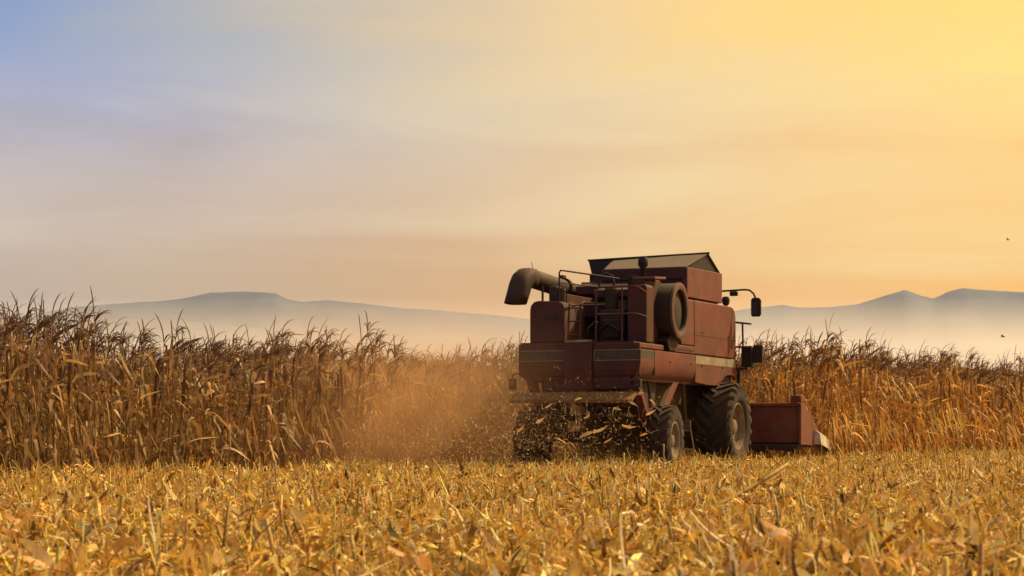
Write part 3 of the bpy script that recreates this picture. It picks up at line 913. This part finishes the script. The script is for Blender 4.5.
def plant_parts(seed):
    """one ripe dry corn plant, standing at the origin: list of (part name, verts, quads, tints)"""
    r = np.random.default_rng(seed)
    H = r.uniform(1.95, 2.25)
    out = []
    lean = r.normal(0, .05, 2)
    bow = np.array([[r.normal(0, .04), r.normal(0, .04), 0]])
    top = np.array([[lean[0] * H, lean[1] * H, H]])
    v, f, t = sticks(np.zeros((1, 3)), top, np.array([.013]), np.array([.006]), tints(1, [(.36, .24, .11), (.30, .19, .085)]), 6, bow, 4)
    out.append(('stalk', v, f, t))

    def at(z):
        tt = z / H
        return top[0] * tt + bow[0] * 4 * tt * (1 - tt)
    nl = r.integers(12, 16)
    yaw0 = r.uniform(0, 6.28)
    for i in range(nl):
        z = .30 + (H - .42) * i / (nl - 1) + r.normal(0, .03)
        hi = z / H
        yaw = yaw0 + math.pi * i + r.normal(0, .45)
        L = r.uniform(.45, .85) * (1 - .35 * max(0, hi - .6))
        # withered leaves: rise a little, then fold over and hang down along the stalk
        hang = r.random() < .80
        pitch = r.uniform(.85, 1.4) if hang else r.uniform(.5, 1.2)
        bend = pitch + (r.uniform(.85, 1.62) if hang else r.uniform(-.5, .7))
        wd = r.uniform(.030, .066)
        col = tints(1, TAN if hi < .74 or r.random() < .35 else TAN[2:3] + DARK, .14)
        ns = 8
        v, f, t = ribbons(at(z)[None], np.array([yaw]), np.array([pitch]), np.array([L]), np.array([wd]), np.array([bend]), np.array([r.normal(0, .7)]), col,
                          ns, np.interp(np.linspace(0, 1, ns + 1), [0, .12, .4, .75, 1], [.45, .75, 1, .75, .06]), np.array([r.normal(0, .9)]), .16, r.uniform(.16, .42) if hang else .6)
        out.append(('leaf', v, f, t))
    # hanging ear wrapped in pale husk
    if r.random() < .8:
        z = r.uniform(.9, 1.25)
        yaw = r.uniform(0, 6.28)
        p = at(z)
        q = p + np.array([math.cos(yaw) * .13, math.sin(yaw) * .13, -.17 if r.random() < .6 else .13])
        v, f, t = sticks(p[None], q[None], np.array([.030]), np.array([.012]), tints(1, [(.50, .38, .20), (.44, .30, .14)]), 6, np.array([[0, 0, .04]]), 3)
        out.append(('ear', v, f, t))
    # tassel: arching spikes blown towards the right
    nb = r.integers(6, 10)
    wind = .1
    P0 = np.repeat(top, nb, 0) - np.array([0, 0, 1]) * r.uniform(0, .16, (nb, 1)) * np.arange(nb)[:, None] / nb
    yw = wind + r.normal(0, .95, nb)
    pit = r.uniform(.75, 1.35, nb)
    Ls = r.uniform(.22, .42, nb)
    bd = r.uniform(.9, 2.7, nb)
    pit[0], Ls[0], bd[0] = 1.5, r.uniform(.34, .55), r.uniform(.5, 2.2)
    pr = np.interp(np.linspace(0, 1, 6), [0, .3, .8, 1], [.5, 1, .9, .3])
    cT = tints(nb, DARK, .15)
    args = (yw, pit, Ls, np.full(nb, .017), bd)
    a = ribbons(P0, *args, np.zeros(nb), cT, 5, pr)
    b_ = ribbons(P0, *args, np.full(nb, 1.57), cT, 5, pr)      # crossed blades give the spikes body
    v, f, t = merge([a, b_])
    out.append(('tassel', v, f, t))
    return out


NPROTO = 14
protos = [plant_parts(100 + i) for i in range(NPROTO)]
proto_all = [merge([(v, f, t) for _, v, f, t in p]) for p in protos]
proto_sun_tinted = [[(nm, np_mesh('sun_tinted_corn_' + nm, v, f, np.clip(t * [1.45, 1.33, .92], 0, .85), 'leaf')) for nm, v, f, t in p] for p in protos]  # same plants, with the right side's warm sunlight painted into the tint
proto_mesh = [[(nm, np_mesh('corn_' + nm, v, f, t, 'leaf')) for nm, v, f, t in p] for p in protos]

spots = []      # (x, y, row, side)
for rown in range(-6, 11):
    off = rown * .76
    s = -26.0
    while s < 34:
        s += .165 * rng.uniform(.75, 1.3)
        p = L0 + RD * s + RN * (off + rng.normal(0, .035))
        lx, ly = to_comb(p)
        if rown < 0:
            if ly < 4.15 + rng.normal(0, .12) or s > 32:
                continue
        else:
            if lx > -2.42 and ly < 3.6:
                continue
        sx = screen_x(p)
        if sx < -240 or sx > 1280 or p[1] < 12:
            continue
        spots.append((p[0], p[1], rown, sx, ly))
spots = np.array(spots)
order = np.argsort(spots[:, 1])


def front_key(sp):
    x, y, rn, sx, ly = sp
    return 0 <= sx <= 1024


# the plants that show largest: the outermost rows along the cut, nearest first
cand = [i for i in order if front_key(spots[i])]
left_f = [i for i in cand if spots[i, 2] in (0, 1) and spots[i, 3] < 530][:205]
right_f = [i for i in cand if spots[i, 2] in (-6, -5) and spots[i, 3] > 745][:95]
chosen = set(left_f) | set(right_f)


def plant_xf(i):
    h = .97 + .07 * math.sin(spots[i, 0] * .8 + spots[i, 1] * .5) + rng.normal(0, .055)
    if spots[i, 2] < 0 or spots[i, 3] > 600:
        h *= 1.12
    if spots[i, 3] < 90:
        h *= 1.05
    return rng.integers(NPROTO), rng.uniform(0, 6.28), h, rng.normal(0, .04, 2)


def plant_label(sx):
    if sx < 330:
        return 'dry brown corn plant in the front rows, clear of the dust, left of the harvester', 'front corn plants at the left'
    if sx < 640:
        return 'dry corn plant in the front rows, veiled by the brown dust behind the harvester', 'front corn plants in the dust'
    if sx < 880:
        return 'dry corn plant, tinted sunlit gold, in the front rows just beyond the red header', 'front corn plants by the header'
    return 'dry corn plant, tinted sunlit gold, in the front rows toward the right edge of the field', 'front corn plants at the right'


for i in sorted(chosen):
    k, rz, h, tl_ = plant_xf(i)
    rz = rng.normal(0, .6)
    root = empty('corn_plant', (spots[i, 0], spots[i, 1], float(lump(spots[i, 0], spots[i, 1]))), rz)
    root.rotation_euler = (tl_[0], tl_[1], rz)
    root.scale = (1, 1, h)
    lb = plant_label(spots[i, 3])
    tag(root, lb[0], 'corn plant', lb[1])
    for nm, me in (proto_mesh if spots[i, 3] < 640 else proto_sun_tinted)[k]:
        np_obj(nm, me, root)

bulk = []
for i in range(len(spots)):
    if i in chosen:
        continue
    k, rz, h, tl_ = plant_xf(i)
    rz = rng.normal(0, .6)
    v, f, t = proto_all[k]
    c, s = math.cos(rz), math.sin(rz)
    w = np.empty_like(v)
    w[:, 0] = v[:, 0] * c - v[:, 1] * s + v[:, 2] * tl_[1]
    w[:, 1] = v[:, 0] * s + v[:, 1] * c - v[:, 2] * tl_[0]
    w[:, 2] = v[:, 2] * h
    w += [spots[i, 0], spots[i, 1], float(lump(spots[i, 0], spots[i, 1]))]
    bulk.append((w, f, np.clip(t * rng.uniform(.85, 1.12) * (np.array([1.42, 1.3, .92]) if spots[i, 3] > 640 else 1.0), 0, .85)))  # right-hand bulk also gets sunlight painted into its tint
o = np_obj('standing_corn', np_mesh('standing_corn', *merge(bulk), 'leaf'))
tag(o, 'mass of dry standing corn behind the front rows', 'corn', kind='stuff')

# ------------------------------------------------------------------ stubble and chopped residue
GOLD = [(.66, .46, .11), (.74, .55, .18), (.58, .36, .07), (.86, .72, .40), (.34, .18, .045), (.70, .45, .16), (.16, .085, .03), (.60, .49, .09)]
GP = [.20, .18, .16, .12, .10, .12, .06, .06]


def is_cut(p):
    """inside the harvested ground in front of the standing corn"""
    d = p - L0
    off = d @ RN
    lx = (p - np.array([OX, OY])) @ HR
    ly = (p - np.array([OX, OY])) @ HF
    return (off < -.25) & ~((ly > 4.0) & (off > -4.75))


def scatter(y0, y1, dens, margin=1.35):
    n = int((y1 * .57 * margin + 2) * (y1 - y0) * dens)
    y = rng.uniform(y0, y1, n)
    x = rng.uniform(-.5, .5, n) * (y1 * .57 * margin + 2)
    k = np.abs(x) < (y * .285 * margin + 1)
    p = np.stack([x[k], y[k]], -1)
    return p[is_cut(p)]


def clumpy(p):
    a_ = np.sin(p[:, 0] * 6.3 + 1.7 * np.sin(p[:, 1] * 2.7)) * np.sin(p[:, 1] * 4.3 + 1.3 * np.sin(p[:, 0] * 3.9))
    b_ = np.sin(p[:, 0] * 2.3 + 1.1 * np.sin(p[:, 1] * 1.1)) * np.sin(p[:, 1] * 1.7 + 1.5 * np.sin(p[:, 0] * 1.2))
    return np.clip(.5 + .4 * a_ + .25 * b_, 0, 1)


res = []
for y0, y1, dens, nseg in ((7.5, 11, 760, 3), (11, 17, 600, 3), (17, 26, 420, 2), (26, 38, 280, 2), (38, 62, 140, 1)):
    p = scatter(y0, y1, dens)
    n = len(p)
    cl = clumpy(p)
    z = lump(p[:, 0], p[:, 1]) + rng.uniform(0, 1, n) ** 1.2 * (.05 + .21 * cl)
    base = np.column_stack([p, z])
    grow = 1.0 if nseg > 2 else (1.12 if nseg == 2 else 1.35)
    pit = np.where(rng.random(n) < .74, rng.normal(.12, .38, n), rng.uniform(.4, 1.4, n))
    yw_ = rng.uniform(0, 6.28, n)
    col = tints(n, GOLD, .32, GP)
    kind = rng.random(n)
    t_ = np.linspace(0, 1, nseg + 1)
    for sel, Lr, Wr, pr in ((kind < .30, (.05, .17), (.016, .05), np.interp(t_, [0, .3, .7, 1], [.75, 1, .9, .55])),
                            ((kind >= .30) & (kind < .58), (.07, .22), (.014, .048), None),
                            (kind >= .58, (.07, .34), (.005, .013), np.interp(t_, [0, 1], [1, .6]))):
        m_ = int(sel.sum())
        res.append(ribbons(base[sel], yw_[sel], pit[sel], rng.uniform(*Lr, m_) * grow, rng.uniform(*Wr, m_) * grow, rng.normal(.4, .8, m_), rng.normal(0, .9, m_), col[sel], nseg, pr, rng.normal(0, .8, m_), .18))
o = np_obj('corn_residue', np_mesh('corn_residue', *merge(res), 'straw'))
tag(o, 'chopped golden corn leaves and husks littering the cut field', 'crop residue', kind='stuff')

# stubs of the cut stalks, in the old rows
sp_ = []
for rown in range(-48, 0):
    s = np.arange(-45, 40, .19) + rng.normal(0, .05, 448)[:len(np.arange(-45, 40, .19))]
    p = L0 + RD * s[:, None] + RN * (rown * .76 + rng.normal(0, .05, (len(s), 1)))
    k = (p[:, 1] > 7.5) & (np.abs(p[:, 0]) < p[:, 1] * .36 + 1) & is_cut(p) & (rng.random(len(s)) < .62)
    sp_.append(p[k])
stub = np.vstack(sp_)
lx, ly = (stub - np.array([OX, OY])) @ HR, (stub - np.array([OX, OY])) @ HF
for wx, wy in ((1.21, 0), (-1.21, 0), (1.29, -3.95), (-1.29, -3.95)):
    stub = stub[~((np.abs(lx - wx) < .5) & (np.abs(ly - wy) < .75))]
    lx, ly = (stub - np.array([OX, OY])) @ HR, (stub - np.array([OX, OY])) @ HF
n = len(stub)
zb = lump(stub[:, 0], stub[:, 1])
hh = np.clip(rng.normal(.20, .07, n), .07, .42)
p0 = np.column_stack([stub, zb - .02])
p1 = np.column_stack([stub + rng.normal(0, .05, (n, 2)), zb + hh])
rr = rng.uniform(.010, .0155, n)
STUBC = [(.62, .46, .12), (.54, .43, .08), (.66, .50, .18), (.44, .36, .06), (.46, .27, .08)]
tcol = tints(n, STUBC, .18)
vis = np.abs(screen_x(stub) - 512) < 520
near = [i for i in np.argsort(stub[:, 1]) if vis[i] and stub[i, 1] > 10.3][:300]
nearset = np.zeros(n, bool)
nearset[near] = True
far = ~nearset
o = np_obj('corn_stubble', np_mesh('corn_stubble', *sticks(p0[far], p1[far], rr[far], rr[far] * .92, tcol[far], 6), 'straw'))
tag(o, 'rows of short cut corn stalks running back to the standing corn', 'stubble', kind='stuff')
for i in near:
    v, f, t = sticks(p0[i:i + 1] - p0[i], p1[i:i + 1] - p0[i], rr[i:i + 1], rr[i:i + 1] * .92, tcol[i:i + 1], 6, None, 2)
    parts = [(v, f, t)]
    q = rng.integers(0, 3)
    if q:      # torn leaf sheath clinging to the stub
        parts.append(ribbons(np.repeat(np.array([[0, 0, hh[i] * .35]]), q, 0), rng.uniform(0, 6.28, q), rng.uniform(.9, 1.4, q), rng.uniform(.14, .30, q), rng.uniform(.02, .04, q),
                             rng.uniform(.2, 1.8, q), rng.normal(0, .4, q), tints(q, GOLD, .2, GP), 3, None, rng.normal(0, .4, q), .1))
    o = np_obj('cut_stalk', np_mesh('cut_stalk', *merge(parts), 'straw'))
    o.location = p0[i]
    k = int(np.clip(screen_x(stub[i]) // 342, 0, 2))
    tag(o, 'short cut corn stalk stub in the foreground litter, ' + ('left third of the field', 'middle third below the harvester', 'right third below the header')[k], 'corn stub',
        'cut stalk stubs in the foreground, ' + ('left', 'middle', 'right')[k])


def ground_at(px, py, z=.12):
    """where a thing lying z above the soil stands in the field"""
    Y = FPX * (ZC - z) / (py - HOR)
    return np.array([(px - 512) / FPX * Y, Y])


# bigger husks and leaf fans lying on top of the litter
husks = [(795, 552, 6, .30), (850, 560, 5, .28), (182, 500, 6, .30), (150, 505, 5, .24), (60, 560, 4, .26), (230, 556, 5, .24), (300, 520, 4, .26), (505, 545, 5, .24), (430, 560, 4, .22),
         (560, 500, 4, .26), (660, 490, 5, .26), (905, 500, 4, .26), (960, 545, 5, .26), (985, 480, 4, .30), (80, 480, 4, .28), (365, 500, 4, .25), (620, 565, 5, .22), (720, 548, 4, .24), (895, 570, 4, .24), (330, 570, 4, .22), (20, 530, 4, .26), (470, 490, 4, .28)]
HUSK = [(.70, .47, .22), (.76, .58, .32), (.62, .37, .16)]
for px, py, q, L in husks:
    p = ground_at(px, py, .2)
    yaw = rng.uniform(0, 6.28)
    me = np_mesh('corn_husk', *ribbons(np.repeat([[0., 0, 0]], q, 0) + rng.normal(0, .012, (q, 3)), yaw + np.linspace(-1.3, 1.3, q) + rng.normal(0, .2, q), rng.uniform(.1, .9, q), rng.uniform(.6, 1.05, q) * L,
                                       rng.uniform(.030, .065, q), rng.normal(.6, .9, q), rng.normal(0, .7, q), tints(q, HUSK, .2), 5,
                                       np.interp(np.linspace(0, 1, 6), [0, .4, .75, 1], [.45, 1, .75, .06]), rng.normal(0, .9, q), .22), 'straw')
    o = np_obj('corn_husk', me)
    o.location = (p[0], p[1], .18 + float(lump(p[0], p[1])))
    tag(o, 'pale splayed corn husk lying on the foreground litter', 'corn husk', 'husks lying on the litter')

# long snapped stalk leaning out of the litter, right of centre
a = np.array([1.75, 16.0, .14]); b_ = np.array([2.56, 16.7, .53])
root = empty('broken_stalk', tuple(a))
tag(root, 'long snapped corn stalk leaning out of the litter below the header', 'corn stalk')


def one_stick(q0, q1, r0, r1, col, bow=(0, 0, 0)):
    return sticks(np.array([q0]), np.array([q1]), np.array([r0]), np.array([r1]), np.array([col]), 6, np.array([bow]), 4)


np_obj('stalk', np_mesh('broken_stalk', *one_stick((0, 0, 0), tuple(b_ - a), .025, .016, (.42, .28, .07), (0, 0, -.02)), 'straw'), root)
np_obj('side_stem', np_mesh('side_stem', *one_stick((.52, .45, .26), (.36, .30, .04), .017, .012, (.34, .20, .06)), 'straw'), root)
np_obj('side_stem', np_mesh('side_stem', *one_stick((.05, -.05, -.03), (.40, .2, .13), .018, .014, (.30, .19, .06)), 'straw'), root)
np_obj('leaf', np_mesh('broken_leaf', *ribbons(np.array([[.55, .48, .27]]), np.array([.3]), np.array([.9]), np.array([.25]), np.array([.03]), np.array([.5]), np.array([.4]), np.array([[.20, .12, .06]]), 4), 'straw'), root)
# a few stubs that stick up well above the rest
for px, py, h_, lab in ((664, 458, .52, 'tall pale cut stalk in front of the rear wheel'), (788, 457, .50, 'tall pale cut stalk standing in front of the header'), (653, 470, .42, 'cut stalk stub left of the rear wheel'),
                        (239, 446, .40, 'thin upright stub at the foot of the brown corn'), (276, 470, .46, 'yellow stub standing at the foot of the hazy corn'), (942, 462, .42, 'reddish stub before the golden corn')):
    Y = 27. if px > 600 else 22.
    x = (px - 512) / FPX * Y
    z = float(lump(x, Y))
    o = np_obj('tall_stub', np_mesh('tall_stub', *one_stick((0, 0, 0), (rng.normal(0, .04), 0, h_), .014, .012, (.55, .42, .2) if px != 942 else (.35, .15, .07)), 'straw'))
    o.location = (x, Y, z)
    tag(o, lab, 'corn stub')

# ------------------------------------------------------------------ chaff thrown out behind the machine
CH = [(.80, .64, .36), (.85, .72, .48), (.70, .48, .22), (.74, .56, .30)]


def comb_pt(lx, ly, z):
    w = np.array([OX, OY])[None] + lx[:, None] * HR[None] + ly[:, None] * HF[None]
    return np.column_stack([w, z])


n = 3800
u = rng.random(n) ** .8
ly = -5.0 - u * 4.6
lx = rng.normal(-.15, .85, n) * (1 + .6 * u) - .7 * u
z = np.clip(1.25 - .75 * u + rng.normal(0, .30, n) - .3 * rng.random(n), .12, 2.6)
A = ribbons(comb_pt(lx, ly, z), rng.uniform(0, 6.28, n), rng.uniform(-1.5, 1.5, n), rng.uniform(.012, .08, n) * rng.uniform(.5, 1, n), rng.uniform(.004, .015, n), rng.normal(0, 1, n), rng.uniform(0, 6, n), tints(n, CH, .15), 2)
n = 420     # long straws
u = rng.random(n)
ly = -4.9 - u * 2.6
lx = rng.normal(-.2, .8, n) * (1 + .4 * u) - .4 * u
z = np.clip(1.25 - .7 * u ** 1.5 + rng.normal(0, .28, n) - .4 * rng.random(n), .15, 2.2)
C_ = ribbons(comb_pt(lx, ly, z), rng.uniform(0, 6.28, n), rng.normal(-.2, .7, n), rng.uniform(.07, .22, n), rng.uniform(.005, .012, n), rng.normal(0, 1, n), rng.uniform(0, 6, n), tints(n, CH, .15), 3)
n = 420     # finer bits drifting up and off to the left
ly = rng.uniform(-9, -5, n); lx = rng.uniform(-5, 1.2, n); z = rng.uniform(.4, 3.4, n) * rng.uniform(.4, 1, n)
B = ribbons(comb_pt(lx, ly, z), rng.uniform(0, 6.28, n), rng.uniform(-1.5, 1.5, n), rng.uniform(.01, .035, n), rng.uniform(.004, .010, n), rng.normal(0, 1, n), rng.uniform(0, 6, n), tints(n, CH, .15), 1)
o = np_obj('flying_chaff', np_mesh('flying_chaff', *merge([A, B, C_]), 'straw'))
tag(o, 'fine chaff and straw bits flying out behind the harvester', 'chaff', kind='stuff')
fly = [(593, 432, .17), (536, 423, .13), (557, 438, .12), (646, 415, .12), (622, 425, .16), (604, 443, .11), (517, 432, .12), (575, 400, .10), (630, 402, .10), (650, 400, .11), (560, 447, .09), (585, 418, .09), (512, 416, .10), (545, 408, .10), (613, 408, .10), (640, 436, .09)]
for px, py, L in fly:
    Y = rng.uniform(28.5, 30.5)
    q = 4 if (px, py) == (593, 432) else 1
    me = np_mesh('flying_husk', *ribbons(np.zeros((q, 3)), rng.normal(0, .6) + np.linspace(0, 3.2, q), rng.uniform(-.6, .8, q), np.full(q, L * 1.6), np.full(q, L * .36), rng.normal(0, .7, q), rng.uniform(.6, 1.3, q), tints(q, [(.85, .68, .40), (.82, .60, .30)], .1), 4, None, None, .2), 'straw')
    o = np_obj('flying_husk', me)
    o.location = ((px - 512) / FPX * Y, Y, ZC - (py - HOR) * Y / FPX)
    tag(o, 'splayed husk whirling in the chaff behind the harvester' if q > 1 else 'single husk scrap flying in the chaff spray', 'corn husk', None if q > 1 else 'husk scraps in the air')

# ------------------------------------------------------------------ birds far off
for px, py, Y, nm in ((1008, 240, 160, 'small dark bird flying high in the orange sky'), (1003, 337, 120, 'small dark bird flying low over the golden corn')):
    bm_ = MB().tube([(-.02, -.14, 0), (0, -.08, .01), (0, 0, .015), (0, .10, .01), (0, .16, .02)], .035, 8, .018)
    o = bm_.build('bird', 'feather', None, 0, True)
    o.location = ((px - 512) / FPX * Y, Y, ZC - (py - HOR) * Y / FPX)
    o.rotation_euler = (0, R_(12), R_(60))
    for s in (1, -1):
        MB().add([(s * .02, .07, .02), (s * .16, .10, .10), (s * .34, .02, .08), (s * .15, -.03, .09), (s * .02, -.06, .015), (s * .16, .10, .108), (s * .34, .02, .085), (s * .15, -.03, .098)],
                 [(0, 1, 3, 4), (1, 2, 3), (0, 5, 7, 4), (5, 6, 7)]).build('wing', 'feather', o)
    tag(o, nm, 'bird')


# ------------------------------------------------------------------ air: dust behind the machine, valley mist, haze
def volume_mat(name, color, density, aniso):
    m = bpy.data.materials.new(name)
    m.use_nodes = True
    t = m.node_tree
    t.nodes.clear()
    pv = N(t, 'ShaderNodeVolumePrincipled')
    pv.inputs['Color'].default_value = (*color, 1)
    pv.inputs['Density'].default_value = density
    pv.inputs['Anisotropy'].default_value = aniso
    o = N(t, 'ShaderNodeOutputMaterial')
    t.links.new(pv.outputs[0], o.inputs['Volume'])
    return m, t, pv


m, t, pv = volume_mat('dust', (.80, .48, .24), .1, .2)
ov = N(t, 'ShaderNodeTexCoord').outputs['Object']
gr_ = N(t, 'ShaderNodeTexGradient', gradient_type='QUADRATIC_SPHERE')
t.links.new(ov, gr_.inputs[0])
nn = noise(t, 2.2, 4, .6, ov, .6)
dd = math_(t, 'MULTIPLY_ADD', nn, 2.6, -.75, clamp=True)
dd = math_(t, 'MULTIPLY', dd, gr_.outputs['Fac'])
t.links.new(math_(t, 'MULTIPLY', dd, 1.0), pv.inputs['Density'])
M['dust'] = m


def vol_ellipsoid(name, c, r):
    bm = bmesh.new()
    bmesh.ops.create_icosphere(bm, subdivisions=3, radius=1)
    me = bpy.data.meshes.new(name)
    bm.to_mesh(me)
    bm.free()
    me.materials.append(M['dust'])
    o = bpy.data.objects.new(name, me)
    COL.objects.link(o)
    o.location = c
    o.scale = r
    return o


o = vol_ellipsoid('dust_cloud', (-1.6, 33.6, .9), (5.8, 4.4, 2.8))
o.rotation_euler = (0, 0, R_(30))
tag(o, 'brown dust cloud drifting left behind the harvester', 'dust', kind='stuff')


def vol_box(name, a, b, mat):
    mb = MB().box(a, b)
    M[name] = mat
    o = mb.build(name, name)
    return o


m, t, pv = volume_mat('valley_mist', (.98, .93, .93), 4.6e-4, .4)
o = vol_box('mist', (-14000, 4500, -.6), (14000, 7250, 320), m)
tag(o, 'pale mist lying in the valley below the mountains', 'mist', kind='stuff')
m, t, pv = volume_mat('haze_air', (.50, .64, 1.0), 2.3e-5, .4)
o = vol_box('haze', (-31000, -7000, -5.5), (31000, 31000, 960), m)
tag(o, 'thin warm haze that fades the far mountains', 'haze', kind='stuff')
